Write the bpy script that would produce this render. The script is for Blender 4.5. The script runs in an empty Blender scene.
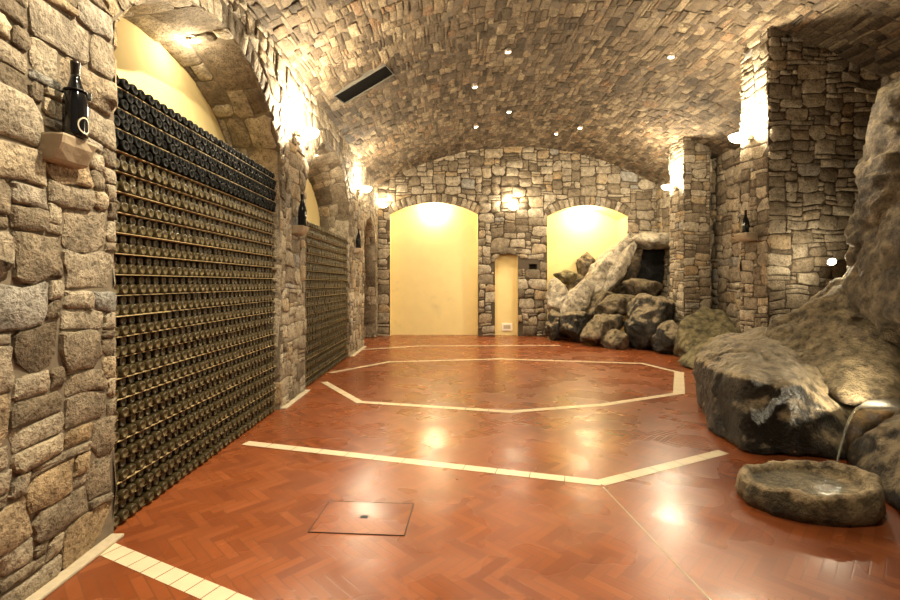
import bpy, bmesh, math, random
import numpy as np
from mathutils import Vector, noise, Matrix
from mathutils.geometry import tessellate_polygon

SC = bpy.context.scene
COL = SC.collection
random.seed(7)

# ------------------------------------------------------------------ camera
F, CX, CY, H = 470.0, 448.0, 283.0, 1.65
cam_d = bpy.data.cameras.new('camera'); cam = bpy.data.objects.new('camera', cam_d); COL.objects.link(cam)
cam.location = (0, 0, H); cam.rotation_euler = (math.pi / 2, 0, 0)
cam_d.sensor_width = 36.0; cam_d.lens = F / 900 * 36.0
cam_d.shift_x = (450 - CX) / 900; cam_d.shift_y = (CY - 300) / 900
cam_d.clip_start = 0.05; cam_d.clip_end = 100
SC.camera = cam

def W(px, py, Y):
    return Vector(((px - CX) * Y / F, Y, H + (CY - py) * Y / F))
def G(px, py, z=0.0):
    Y = F * (H - z) / (py - CY)
    return Vector(((px - CX) * Y / F, Y, z))

# vault: barrel along Y
VX, VR, VZ = 2.15, 8.44, -2.56
XL, XR, YB = -2.19, 6.5, 14.6
def vz(x): return VZ + math.sqrt(VR * VR - (x - VX) ** 2)
def on_vault(px, py, off=0.0):
    Y = 2.0
    while Y < 16:
        p = W(px, py, Y)
        if math.hypot(p.x - VX, p.z - VZ) >= VR - off and p.z > 0: return p
        Y += 0.005
    return p

# ------------------------------------------------------------------ materials
def new_mat(name):
    m = bpy.data.materials.new(name); m.use_nodes = True
    nt = m.node_tree; b = nt.nodes['Principled BSDF']
    return m, nt, b
def nd(nt, t, **kw):
    n = nt.nodes.new(t)
    for k, v in kw.items(): setattr(n, k, v)
    return n
def ramp(nt, stops, interp='LINEAR'):
    r = nd(nt, 'ShaderNodeValToRGB'); cr = r.color_ramp; cr.interpolation = interp
    while len(cr.elements) < len(stops): cr.elements.new(0.5)
    for e, (p, c) in zip(cr.elements, stops): e.position = p; e.color = (*c, 1)
    return r
def mixc(nt, fac, a, b, blend='MIX'):
    m = nd(nt, 'ShaderNodeMix', data_type='RGBA', blend_type=blend)
    for s, v in ((0, fac), (6, a), (7, b)):
        if isinstance(v, (int, float)): m.inputs[s].default_value = v
        elif isinstance(v, tuple): m.inputs[s].default_value = (*v, 1)
        else: nt.links.new(v, m.inputs[s])
    return m.outputs[2]
def noise_n(nt, scale, detail=4, rough=0.6, coord=None):
    n = nd(nt, 'ShaderNodeTexNoise'); n.inputs['Scale'].default_value = scale
    n.inputs['Detail'].default_value = detail; n.inputs['Roughness'].default_value = rough
    if coord is None:
        tc = nd(nt, 'ShaderNodeTexCoord'); coord = tc.outputs['Object']
    nt.links.new(coord, n.inputs['Vector'])
    return n.outputs['Fac']
def bump(nt, b, height, strength, dist):
    n = nd(nt, 'ShaderNodeBump'); n.inputs['Strength'].default_value = strength; n.inputs['Distance'].default_value = dist
    nt.links.new(height, n.inputs['Height']); nt.links.new(n.outputs['Normal'], b.inputs['Normal'])
def simple(name, c, rough=0.5, metal=0.0, emit=None, es=0.0, vary=0.0, scale=20):
    m, nt, b = new_mat(name)
    b.inputs['Base Color'].default_value = (*c, 1); b.inputs['Roughness'].default_value = rough; b.inputs['Metallic'].default_value = metal
    if vary:
        f = noise_n(nt, scale)
        d = tuple(x * (1 - vary) for x in c); l = tuple(min(1, x * (1 + vary)) for x in c)
        nt.links.new(mixc(nt, f, d, l), b.inputs['Base Color'])
        bump(nt, b, f, 0.3, 0.01)
    if emit: b.inputs['Emission Color'].default_value = (*emit, 1); b.inputs['Emission Strength'].default_value = es
    return m

def stone_mat(name, stops):
    m, nt, b = new_mat(name)
    at = nd(nt, 'ShaderNodeAttribute', attribute_name='tint')
    sp = nd(nt, 'ShaderNodeSeparateColor'); nt.links.new(at.outputs['Color'], sp.inputs['Color'])
    r = ramp(nt, stops); nt.links.new(sp.outputs['Red'], r.inputs['Fac'])
    f1 = noise_n(nt, 9, 6, 0.7); f2 = noise_n(nt, 38, 4, 0.7)
    r1 = ramp(nt, [(0.32, (0.42, 0.39, 0.34)), (0.66, (1.25, 1.2, 1.1))]); nt.links.new(f1, r1.inputs['Fac'])
    c = mixc(nt, 0.9, r.outputs['Color'], r1.outputs['Color'], 'MULTIPLY')
    r2 = ramp(nt, [(0.36, (0.3, 0.26, 0.2)), (0.5, (1, 1, 1))]); nt.links.new(f2, r2.inputs['Fac'])
    c = mixc(nt, 0.75, c, r2.outputs['Color'], 'MULTIPLY')
    nt.links.new(c, b.inputs['Base Color']); b.inputs['Roughness'].default_value = 0.8
    b.inputs['Specular IOR Level'].default_value = 0.3
    ad = nd(nt, 'ShaderNodeMath', operation='ADD'); nt.links.new(f1, ad.inputs[0]); nt.links.new(f2, ad.inputs[1])
    bump(nt, b, ad.outputs[0], 0.9, 0.035)
    return m

M = {}
M['stone'] = stone_mat('rubble_stone', [(0.0, (0.17, 0.135, 0.10)), (0.25, (0.30, 0.25, 0.19)), (0.5, (0.42, 0.365, 0.295)), (0.75, (0.55, 0.49, 0.40)), (0.9, (0.44, 0.33, 0.205)), (1.0, (0.36, 0.36, 0.36))])
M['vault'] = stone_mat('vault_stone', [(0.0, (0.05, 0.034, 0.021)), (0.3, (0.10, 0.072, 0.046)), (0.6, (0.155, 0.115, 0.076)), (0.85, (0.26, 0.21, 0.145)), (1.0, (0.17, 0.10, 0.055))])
M['mortar'] = simple('dark_mortar', (0.075, 0.055, 0.036), 0.95, vary=0.4, scale=30)
M['lmortar'] = simple('grey_tan_mortar', (0.17, 0.135, 0.095), 0.95, vary=0.5, scale=16)
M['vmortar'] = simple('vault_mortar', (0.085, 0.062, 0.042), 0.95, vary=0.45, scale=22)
M['plaster'] = simple('yellow_plaster', (0.80, 0.65, 0.32), 0.85, vary=0.07, scale=3)
nt_ = M['plaster'].node_tree; b_ = nt_.nodes['Principled BSDF']; src = b_.inputs['Base Color'].links[0].from_socket
rp_ = ramp(nt_, [(0.60, (0, 0, 0)), (0.78, (.5, .5, .5))]); nt_.links.new(noise_n(nt_, 1.3, 7, 0.7), rp_.inputs['Fac'])
nt_.links.new(mixc(nt_, rp_.outputs['Color'], src, (0.5, 0.42, 0.25)), b_.inputs['Base Color'])
M['cement'] = simple('pale_cement', (0.5, 0.42, 0.3), 0.8, vary=0.25, scale=25)
M['band'] = simple('cream_band_tile', (0.72, 0.60, 0.42), 0.3, vary=0.15, scale=6)
M['iron'] = simple('black_iron', (0.012, 0.011, 0.01), 0.45, 0.6)
M['black_glass'] = simple('black_bottle_glass', (0.007, 0.007, 0.008), 0.12)
M['label'] = simple('pale_gold_ring', (0.62, 0.56, 0.42), 0.5)
M['capsule'] = simple('dark_capsule', (0.02, 0.012, 0.01), 0.35, 0.3)
M['slat'] = simple('pale_slat_wood', (0.50, 0.38, 0.19), 0.6, vary=0.3, scale=15)
M['white'] = simple('white_panel', (0.9, 0.85, 0.75), 0.5)
M['bowl'] = simple('lit_glass_bowl', (0.9, 0.85, 0.75), 0.4, emit=(1.0, 0.80, 0.5), es=5.0)
M['lens'] = simple('lit_lamp_lens', (0.9, 0.85, 0.75), 0.3, emit=(1.0, 0.84, 0.6), es=26.0)
M['ring'] = simple('brushed_lamp_ring', (0.35, 0.3, 0.24), 0.4, 0.7)
M['vent'] = simple('vent_slot_shade', (0.006, 0.0055, 0.005), 1.0)
M['vent'].node_tree.nodes['Principled BSDF'].inputs['Specular IOR Level'].default_value = 0
M['ventframe'] = simple('vent_frame_grey', (0.06, 0.052, 0.042), 0.7)

def bottle_mat(name, lo, hi, rough):
    m, nt, b = new_mat(name)
    f = noise_n(nt, 60, 4, 0.7)
    nt.links.new(mixc(nt, f, lo, hi), b.inputs['Base Color']); b.inputs['Roughness'].default_value = rough; b.inputs['Specular IOR Level'].default_value = 0.3 if hi[0] > .01 else 0.1
    return m
M['dusty'] = bottle_mat('dusty_bottle_glass', (0.014, 0.0095, 0.004), (0.075, 0.055, 0.022), 0.35)
M['butt'] = bottle_mat('dusty_bottle_base', (0.033, 0.024, 0.011), (0.20, 0.155, 0.076), 0.33)
M['clean'] = bottle_mat('dark_bottle_glass', (0.0025, 0.0025, 0.0025), (0.005, 0.005, 0.0045), 0.6)

def water_mat():
    m, nt, b = new_mat('water')
    b.inputs['Base Color'].default_value = (0.9, 0.92, 0.85, 1); b.inputs['Roughness'].default_value = 0.04
    b.inputs['Transmission Weight'].default_value = 0.9; b.inputs['IOR'].default_value = 1.33
    bump(nt, b, noise_n(nt, 14, 3), 0.25, 0.02)
    return m
M['water'] = water_mat()

def rock_mat(name, dark, mid, light, moss_toplight, rough=0.75, moss_toplight_amt=0.5, sharp=0.0):
    m, nt, b = new_mat(name)
    f1 = noise_n(nt, 2.2, 6, 0.65); f2 = noise_n(nt, 7.5, 7, 0.72); f3 = noise_n(nt, 45, 3, 0.7)
    r = ramp(nt, [(0.33, dark), (0.5, mid), (0.7, light)]); nt.links.new(f1, r.inputs['Fac'])
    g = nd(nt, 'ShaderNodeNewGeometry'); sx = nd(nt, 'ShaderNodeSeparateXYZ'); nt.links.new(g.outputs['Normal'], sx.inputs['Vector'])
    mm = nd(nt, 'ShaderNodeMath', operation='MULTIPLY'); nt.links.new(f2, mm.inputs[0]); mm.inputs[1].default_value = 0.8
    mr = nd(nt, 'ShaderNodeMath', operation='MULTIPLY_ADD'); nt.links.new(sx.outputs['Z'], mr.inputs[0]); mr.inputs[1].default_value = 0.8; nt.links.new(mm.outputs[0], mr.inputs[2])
    r2 = ramp(nt, [(0.66, (0, 0, 0)), (0.92, (moss_toplight_amt,) * 3)]); nt.links.new(mr.outputs[0], r2.inputs['Fac'])  # up-facing sides take moss colour; on dark boulders this paints in top light
    c = mixc(nt, r2.outputs['Color'], r.outputs['Color'], moss_toplight)
    r3 = ramp(nt, [(0.36, (0.15, 0.13, 0.11)), (0.58, (1.25, 1.2, 1.12))]); nt.links.new(f2, r3.inputs['Fac'])
    c = mixc(nt, 0.85, c, r3.outputs['Color'], 'MULTIPLY')
    nt.links.new(c, b.inputs['Base Color']); b.inputs['Roughness'].default_value = rough
    ad = nd(nt, 'ShaderNodeMath', operation='MULTIPLY_ADD'); nt.links.new(f3, ad.inputs[0]); ad.inputs[1].default_value = 0.35; nt.links.new(f2, ad.inputs[2])
    bump(nt, b, ad.outputs[0], 1.0, 0.10)
    return m
M['rock'] = rock_mat('grey_brown_rock', (0.05, 0.038, 0.024), (0.17, 0.13, 0.085), (0.34, 0.27, 0.18), (0.36, 0.29, 0.17))
M['rockdark'] = rock_mat('dark_wet_shaded_rock', (0.008, 0.006, 0.004), (0.02, 0.015, 0.010), (0.07, 0.053, 0.035), (0.36, 0.29, 0.19), 0.4, 0.95)  # wet rock with shade painted into its near-black steep sides, pale tops
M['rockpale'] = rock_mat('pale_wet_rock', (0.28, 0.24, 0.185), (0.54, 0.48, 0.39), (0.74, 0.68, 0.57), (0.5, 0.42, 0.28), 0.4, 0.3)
M['rockblack'] = rock_mat('cave_shade_rock', (0.002, 0.0017, 0.0012), (0.005, 0.004, 0.003), (0.012, 0.009, 0.007), (0.02, 0.015, 0.01), 0.6, 0.3)  # black colour holds the shade of the cave's depth
M['rockwet'] = rock_mat('red_brown_wet_rock', (0.03, 0.014, 0.007), (0.12, 0.055, 0.022), (0.25, 0.14, 0.06), (0.3, 0.2, 0.08), 0.3, 0.6)
M['rockmoss'] = rock_mat('mossy_rock', (0.06, 0.05, 0.025), (0.15, 0.125, 0.065), (0.27, 0.22, 0.12), (0.25, 0.215, 0.115), 0.8, 0.8)

def floor_mat():
    m, nt, b = new_mat('terracotta_herringbone')
    tc = nd(nt, 'ShaderNodeTexCoord')
    mp = nd(nt, 'ShaderNodeMapping'); nt.links.new(tc.outputs['Object'], mp.inputs['Vector'])
    mp.inputs['Rotation'].default_value = (0, 0, math.radians(45)); wd = 0.066
    mp.inputs['Scale'].default_value = (1 / wd, 1 / wd, 1)
    s = nd(nt, 'ShaderNodeSeparateXYZ'); nt.links.new(mp.outputs['Vector'], s.inputs[0])
    def mt(op, a, bb=None, c=None):
        n = nd(nt, 'ShaderNodeMath', operation=op)
        for i, v in enumerate((a, bb, c)):
            if v is None: continue
            if isinstance(v, (int, float)): n.inputs[i].default_value = v
            else: nt.links.new(v, n.inputs[i])
        return n.outputs[0]
    N = 4
    x, y = s.outputs['X'], s.outputs['Y']
    i, j = mt('FLOOR', x), mt('FLOOR', y)
    fx, fy = mt('SUBTRACT', x, i), mt('SUBTRACT', y, j)
    k = mt('FLOORED_MODULO', mt('ADD', mt('SUBTRACT', i, j), 0.01), 2 * N); k = mt('FLOOR', k)
    hor = mt('LESS_THAN', k, N - 0.5)
    kv = mt('SUBTRACT', 2 * N - 1, k)
    def sel(a, c): return mt('ADD', mt('MULTIPLY', a, hor), mt('MULTIPLY', c, mt('SUBTRACT', 1.0, hor)))
    along = sel(mt('ADD', k, fx), mt('ADD', kv, fy)); across = sel(fy, fx)
    edge = mt('MINIMUM', mt('MINIMUM', along, mt('SUBTRACT', N, along)), mt('MINIMUM', across, mt('SUBTRACT', 1.0, across)))
    idx = sel(mt('SUBTRACT', i, k), i); idy = sel(j, mt('SUBTRACT', j, kv))
    cb = nd(nt, 'ShaderNodeCombineXYZ'); nt.links.new(idx, cb.inputs[0]); nt.links.new(idy, cb.inputs[1]); nt.links.new(hor, cb.inputs[2])
    wn = nd(nt, 'ShaderNodeTexWhiteNoise', noise_dimensions='3D'); nt.links.new(cb.outputs[0], wn.inputs['Vector'])
    rc = ramp(nt, [(0.0, (0.20, 0.052, 0.016)), (0.5, (0.245, 0.066, 0.020)), (1.0, (0.29, 0.083, 0.027))]); nt.links.new(wn.outputs['Value'], rc.inputs['Fac'])
    big = noise_n(nt, 0.9, 5, 0.6); rb = ramp(nt, [(0.3, (0.72, 0.66, 0.6)), (0.7, (1.15, 1.15, 1.15))]); nt.links.new(big, rb.inputs['Fac'])
    c = mixc(nt, 1.0, rc.outputs['Color'], rb.outputs['Color'], 'MULTIPLY')
    ej = ramp(nt, [(0.0, (0, 0, 0)), (0.09, (1, 1, 1))]); nt.links.new(edge, ej.inputs['Fac'])
    c2 = mixc(nt, ej.outputs['Color'], (0.17, 0.054, 0.02), c)
    nt.links.new(c2, b.inputs['Base Color'])
    st = noise_n(nt, 1.7, 2, 0.5)
    rr = nd(nt, 'ShaderNodeMapRange'); nt.links.new(st, rr.inputs[0]); rr.inputs[1].default_value = 0.3; rr.inputs[2].default_value = 0.7
    rr.inputs[3].default_value = 0.20; rr.inputs[4].default_value = 0.36
    nt.links.new(rr.outputs[0], b.inputs['Roughness'])
    b.inputs['Specular IOR Level'].default_value = 0.62
    und = noise_n(nt, 3.5, 3, 0.5)
    hh = mt('ADD', mt('MULTIPLY', ej.outputs['Color'], 0.14), mt('ADD', mt('MULTIPLY', wn.outputs['Value'], 0.10), mt('MULTIPLY', und, 0.45)))
    bump(nt, b, hh, 0.17, 0.010)
    return m
M['floor'] = floor_mat()

# ------------------------------------------------------------------ object helpers
def link_mesh(name, verts, faces, mats, parent=None, mat_idx=None, smooth=None, tint=None):
    me = bpy.data.meshes.new(name); me.from_pydata([tuple(v) for v in verts], [], faces)
    for m in (mats if isinstance(mats, (list, tuple)) else [mats]): me.materials.append(m)
    if mat_idx is not None: me.polygons.foreach_set('material_index', mat_idx)
    if smooth is not None:
        me.polygons.foreach_set('use_smooth', [smooth] * len(faces) if isinstance(smooth, bool) else smooth)
    if tint is not None:
        a = me.attributes.new('tint', 'FLOAT_COLOR', 'POINT'); a.data.foreach_set('color', np.asarray(tint, dtype=np.float32).ravel())
    me.update()
    o = bpy.data.objects.new(name, me); COL.objects.link(o)
    if parent: o.parent = parent
    return o
def from_bm(name, bm, mat, parent=None, smooth=False):
    bmesh.ops.recalc_face_normals(bm, faces=bm.faces[:])
    me = bpy.data.meshes.new(name); bm.to_mesh(me); bm.free()
    for m in (mat if isinstance(mat, (list, tuple)) else [mat]): me.materials.append(m)
    if smooth:
        for p in me.polygons: p.use_smooth = True
    o = bpy.data.objects.new(name, me); COL.objects.link(o)
    if parent: o.parent = parent
    return o
def tag(o, label, cat, group=None, kind=None):
    o['label'] = label; o['category'] = cat
    if group: o['group'] = group
    if kind: o['kind'] = kind
    return o
def thing(name, loc, label, cat, group=None, rot=(0, 0, 0)):
    o = bpy.data.objects.new(name, None); COL.objects.link(o); o.empty_display_size = 0.1
    o.location = loc; o.rotation_euler = rot
    return tag(o, label, cat, group)
def struct(o, label=None):
    o['kind'] = 'structure'
    if label: o['label'] = label
    return o
def add_box(bm, lo, hi, bev=0.0):
    r = bmesh.ops.create_cube(bm, size=1.0)
    for v in r['verts']:
        v.co = Vector((lo[i] + (v.co[i] + .5) * (hi[i] - lo[i]) for i in range(3)))
    if bev:
        es = set(e for v in r['verts'] for e in v.link_edges)
        bmesh.ops.bevel(bm, geom=list(es), offset=bev, segments=2, affect='EDGES', profile=0.6)
def lathe(profile, seg=24, axis='Z'):
    bm = bmesh.new(); rings = []
    for r, z in profile:
        if r < 1e-6: rings.append([bm.verts.new((0, 0, z))])
        else: rings.append([bm.verts.new((r * math.cos(a * 2 * math.pi / seg), r * math.sin(a * 2 * math.pi / seg), z)) for a in range(seg)])
    for a, b in zip(rings, rings[1:]):
        for q in range(seg):
            p = (q + 1) % seg
            if len(a) == 1: bm.faces.new((a[0], b[q], b[p]))
            elif len(b) == 1: bm.faces.new((a[q], a[p], b[0]))
            else: bm.faces.new((a[q], a[p], b[p], b[q]))
    if axis == 'X':
        bmesh.ops.rotate(bm, verts=bm.verts, cent=(0, 0, 0), matrix=Matrix.Rotation(math.pi / 2, 3, 'Y'))
    return bm
def tube(bm, pts, r, seg=10):
    pts = [Vector(p) for p in pts]; prev = None; rad = r if isinstance(r, (list, tuple)) else [r] * len(pts)
    for i, p in enumerate(pts):
        t = (pts[min(i + 1, len(pts) - 1)] - pts[max(i - 1, 0)]).normalized()
        a = t.orthogonal().normalized() if prev is None else (pa - t * pa.dot(t)).normalized()
        pa = a; b = t.cross(a)
        ring = [bm.verts.new(p + (a * math.cos(k * 2 * math.pi / seg) + b * math.sin(k * 2 * math.pi / seg)) * rad[i]) for k in range(seg)]
        if prev:
            for k in range(seg): bm.faces.new((prev[k], prev[(k + 1) % seg], ring[(k + 1) % seg], ring[k]))
        else: bm.faces.new(ring)
        prev = ring
    bm.faces.new(prev)

# ------------------------------------------------------------------ rubble masonry
class Masonry:
    """Collects mortar faces (slot 0) and bulging stones (slot 1) of one wall."""
    def __init__(s, seed): s.v, s.f, s.mi, s.t, s.sm = [], [], [], [], []; s.R = random.Random(seed)
    def face(s, pts):
        n = len(s.v); s.v += [tuple(p) for p in pts]; s.t += [(.5, .5, .5, 1)] * len(pts)
        s.f.append(tuple(range(n, n + len(pts)))); s.mi.append(0); s.sm.append(False)
    def stone(s, poly, mp, h):
        R = s.R; n = len(poly); b = len(s.v)
        cu = sum(p[0] for p in poly) / n; cv = sum(p[1] for p in poly) / n
        tu, tv = R.uniform(-.08, .08), R.uniform(-.08, .08); col = (R.random(), R.random(), R.random(), 1)
        for sc, hh in ((1.0, -0.012), (0.985, 0.62), (0.90, 1.0)):
            for (u, v) in poly:
                du, dv = (u - cu) * sc, (v - cv) * sc
                k = hh if hh < 0 else h * hh * R.uniform(.8, 1.15) + (tu * du + tv * dv)
                s.v.append(mp(cu + du, cv + dv, k)); s.t.append(col)
        s.v.append(mp(cu, cv, h * R.uniform(.9, 1.2))); s.t.append(col)
        for r in range(2):
            for q in range(n):
                p = (q + 1) % n
                s.f.append((b + r * n + q, b + r * n + p, b + (r + 1) * n + p, b + (r + 1) * n + q))
        for q in range(n): s.f.append((b + 2 * n + q, b + 2 * n + (q + 1) % n, b + 3 * n))
        s.mi += [1] * (3 * n); s.sm += [False] * (2 * n) + [True] * n
    def field(s, u0, u1, v0, v1, mp, cell=(.075, .062), wr=(2, 5), hr=(1, 4), gap=.010, h=(.014, .036), keep=None, snap=None, n_edge=1):
        R = s.R
        nu = max(1, round((u1 - u0) / cell[0])); nv = max(1, round((v1 - v0) / cell[1]))
        cu, cv = (u1 - u0) / nu, (v1 - v0) / nv
        free = np.ones((nu, nv), bool)
        sd = R.uniform(0, 90)
        def warp(u, v):
            e = 0.0 if (u <= u0 + 1e-6 or u >= u1 - 1e-6) else 1.0; e2 = 0.0 if (v <= v0 + 1e-6 or v >= v1 - 1e-6) else 1.0
            return (u + e * .5 * cu * noise.noise(Vector((u * 3.1, v * 3.1, sd))), v + e2 * .75 * cv * noise.noise(Vector((u * 2.6, v * 2.6, sd + 31))))
        for j in range(nv):
            for i in range(nu):
                if not free[i, j]: continue
                w = R.randint(*wr); hh = R.randint(*hr)
                w = max(w, math.ceil(hh * cv / cu * R.uniform(.9, 1.7)))
                ww = 1
                while ww < w and i + ww < nu and free[i + ww, j]: ww += 1
                hh = max(1, min(hh, round(ww * cu / cv * 1.15)))
                hv = 1
                while hv < hh and j + hv < nv and free[i:i + ww, j + hv].all(): hv += 1
                free[i:i + ww, j:j + hv] = False
                a0, a1 = u0 + i * cu, u0 + (i + ww) * cu; b0, b1 = v0 + j * cv, v0 + (j + hv) * cv
                if keep and not keep((a0 + a1) / 2, (b0 + b1) / 2): continue
                g = gap * R.uniform(.35, .75)
                poly = s.outline(a0 + g, a1 - g, b0 + g, b1 - g, n_edge)
                poly = [warp(*p) for p in poly]
                if snap:
                    q = [snap(*p) for p in poly]
                    A, A2_ = area(q), area(poly)
                    if A < .3 * A2_ or A > 1.25 * A2_: continue
                    m = ((a0 + a1) / 2, (b0 + b1) / 2); sm_ = snap(*m)
                    if math.hypot(m[0] - sm_[0], m[1] - sm_[1]) > .45 * min(a1 - a0, b1 - b0): continue
                    poly = q
                s.stone(poly, mp, R.uniform(*h))
    def outline(s, a0, a1, b0, b1, n_edge=1):
        R = s.R; w, h = a1 - a0, b1 - b0; m = min(w, h)
        c = [(a0, b0), (a1, b0), (a1, b1), (a0, b1)]; out = []
        for q in range(4):
            p, nx, pv = c[q], c[(q + 1) % 4], c[(q - 1) % 4]
            rc = m * (R.uniform(.03, .12) if R.random() < .65 else R.uniform(.12, .38))
            for o in (pv, nx):
                d = math.hypot(o[0] - p[0], o[1] - p[1])
                out.append((p[0] + (o[0] - p[0]) / d * rc, p[1] + (o[1] - p[1]) / d * rc))
            for e in range(n_edge):
                t = (e + 1) / (n_edge + 1); jx, jy = R.uniform(-.08, .08) * m, R.uniform(-.08, .08) * m
                out.append((p[0] + (nx[0] - p[0]) * t + jx, p[1] + (nx[1] - p[1]) * t + jy))
        return out
    def build(s, name, stone='stone', parent=None, mortar='mortar'):
        o = link_mesh(name, s.v, s.f, [M[mortar], M[stone]], parent, s.mi, s.sm, s.t)
        bm = bmesh.new(); bm.from_mesh(o.data); bmesh.ops.recalc_face_normals(bm, faces=[f for f in bm.faces if f.material_index == 1]); bm.to_mesh(o.data); bm.free()
        return o
def area(p):
    return abs(sum(p[i][0] * p[(i + 1) % len(p)][1] - p[(i + 1) % len(p)][0] * p[i][1] for i in range(len(p)))) / 2

class Arch:
    """Opening from the floor up: u0..u1 wide, jambs up to spring, then a circular arc of given rise; ring = voussoir height."""
    def __init__(s, u0, u1, spring, rise, ring=.28):
        s.u0, s.u1, s.sp, s.rise, s.ring = u0, u1, spring, rise, ring
        s.c = (u0 + u1) / 2; s.hw = (u1 - u0) / 2
        if rise > 0:
            s.R = (s.hw ** 2 + rise ** 2) / (2 * rise); s.zc = spring + rise - s.R
            s.am = math.asin(min(1, s.hw / s.R)) if s.zc <= spring else math.pi - math.asin(s.hw / s.R)
    def snap(s, u, v):
        if s.rise > 0:
            du, dv = u - s.c, v - s.zc; r = math.hypot(du, dv); a = math.atan2(du, dv); Ro = s.R + s.ring
            if abs(a) <= s.am and r < Ro and v > s.sp - .02 + 0:
                if r > s.R * .8:
                    d1 = Ro - r; d2 = (s.am - abs(a)) * r
                    if d2 < d1 and r > s.R: a = math.copysign(s.am, a); return (s.c + r * math.sin(a), s.zc + r * math.cos(a))
                return (s.c + Ro * math.sin(a), s.zc + Ro * math.cos(a))
        if s.u0 < u < s.u1 and v < s.sp:
            d0, d1 = u - s.u0, s.u1 - u
            if s.rise == 0 and s.sp - v < min(d0, d1): return (u, s.sp)
            return (s.u0, v) if d0 < d1 else (s.u1, v)
        return (u, v)
    def path(s, n=24, zf=1.0):
        p = [(s.u0, 0), (s.u0, s.sp)]
        if s.rise > 0:
            p += [(s.c + s.R * math.sin(a), s.sp + (s.zc + s.R * math.cos(a) - s.sp) * zf) for a in [-s.am + 2 * s.am * k / n for k in range(1, n)]]
        return p + [(s.u1, s.sp), (s.u1, 0)]
    def voussoirs(s, ms, mp, w=.13, h=(.02, .045)):
        if s.rise <= 0: return
        n = max(3, round(2 * s.am * s.R / w))
        for k in range(n):
            a0, a1 = -s.am + 2 * s.am * k / n, -s.am + 2 * s.am * (k + 1) / n
            o = ms.outline(a0 + .004 / s.R, a1 - .004 / s.R, 0, 1)
            g = .006; top = s.ring * ms.R.uniform(.88, 1.0)
            x0 = [(p[0], p[1]) for p in ms_outline(ms, (a0 * s.R + g), (a1 * s.R - g), g, top - g)]
            ms.stone([(s.c + (s.R + r) * math.sin(u / s.R), s.zc + (s.R + r) * math.cos(u / s.R)) for u, r in x0], mp, ms.R.uniform(*h))
def ms_outline(ms, a, b, c, d): return ms.outline(a, b, c, d, 1)

def sheet(ms, outline, mp, holes=()):
    polys = [[Vector((u, v, 0)) for u, v in outline]] + [[Vector((u, v, 0)) for u, v in h] for h in holes]
    flat = [p for q in polys for p in q]
    for t in tessellate_polygon(polys): ms.face([mp(flat[i].x, flat[i].y, 0) for i in t])

def reveal(ms, path, mp3, depth, zf=None, back=None, stones=True, **kw):
    """Jambs and soffit of an opening: path in the wall plane carried back by depth; mp3(u, v, d) is a point d behind the wall."""
    back = back or path
    L = [0.0]
    for a, b in zip(path, path[1:]): L.append(L[-1] + math.hypot(b[0] - a[0], b[1] - a[1]))
    for q in range(len(path) - 1):
        ms.face([mp3(*path[q], 0), mp3(*path[q + 1], 0), mp3(*back[q + 1], depth), mp3(*back[q], depth)])
    if not stones: return
    def mp(u, d, h):
        u = min(max(u, 0), L[-1] - 1e-6); q = max(i for i in range(len(L) - 1) if L[i] <= u)
        t = (u - L[q]) / max(1e-9, L[q + 1] - L[q]); k = min(max(d / depth, 0), 1)
        f = [path[q][i] + (path[q + 1][i] - path[q][i]) * t for i in (0, 1)]; bk = [back[q][i] + (back[q + 1][i] - back[q][i]) * t for i in (0, 1)]
        du, dv = path[q + 1][0] - path[q][0], path[q + 1][1] - path[q][1]; l = math.hypot(du, dv) or 1
        return mp3(f[0] + (bk[0] - f[0]) * k + dv / l * h, f[1] + (bk[1] - f[1]) * k - du / l * h, d)
    ms.field(0, L[-1], 0.0, depth, mp, **kw)

# ------------------------------------------------------------------ floor
YN = -1.6
fl = link_mesh('floor', [(XL - 1.2, YN, 0), (XR + .6, YN, 0), (XR + .6, 16.2, 0), (XL - 1.2, 16.2, 0)], [(0, 1, 2, 3)], M['floor'])
struct(fl)

# ------------------------------------------------------------------ left wall with two rack alcoves and a blind doorway
mpL = lambda u, v, h: (XL + h, u, v)
mpL3 = lambda u, v, d: (XL - d, u, v)
A1 = Arch(3.08, 6.12, 3.36, 0.78, .26)
A2 = Arch(7.22, 10.45, 3.10, 1.12, .24)
A3 = Arch(12.2, 14.2, 2.85, .62, .22)
ZT = 4.75
def arch_line(arches, lo, hi, top):
    out = [(lo, 0)]
    for a in arches: out += a.path()
    return out + [(hi, 0), (hi, top), (lo, top)]
wl = Masonry(11)
sheet(wl, arch_line([A1, A2, A3], YN, YB + .05, ZT + .1), mpL)
def snapL(u, v):
    for a in (A1, A2, A3): u, v = a.snap(u, v)
    return u, v
wl.field(.15, 3.08, 0, ZT, mpL, snap=snapL, h=(.008, .028), n_edge=2, cell=(.105, .062), hr=(1, 4), wr=(1, 4), gap=.008)
wl.field(3.08, YB - .0, 0, ZT, mpL, snap=snapL, h=(.008, .028), gap=.008, cell=(.08, .06), wr=(1, 4))
for a in (A1, A2, A3): a.voussoirs(wl, mpL, h=(.006, .02))
DEP = .66
kw = dict(cell=(.09, .08), wr=(1, 3), hr=(2, 5), h=(.01, .025))
for a, zf in ((A1, .86), (A2, .72)):
    reveal(wl, a.path(), mpL3, DEP, back=a.path(zf=zf), **kw)
reveal(wl, A3.path(), mpL3, .45, **kw)
sheet(wl, [(12.2, 0), (14.2, 0), (14.2, 3.6), (12.2, 3.6)], lambda u, v, h: (XL - .45 + h, u, v))
wl.field(12.2, 14.2, 0, 3.5, lambda u, v, h: (XL - .45 + h, u, v), h=(.02, .04), keep=lambda u, v: (u - 13.2) ** 2 / 1.1 + max(0, v - 2.85) ** 2 / .5 < 1)
struct(wl.build('wall_left', 'stone', None, 'lmortar'))
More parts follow.
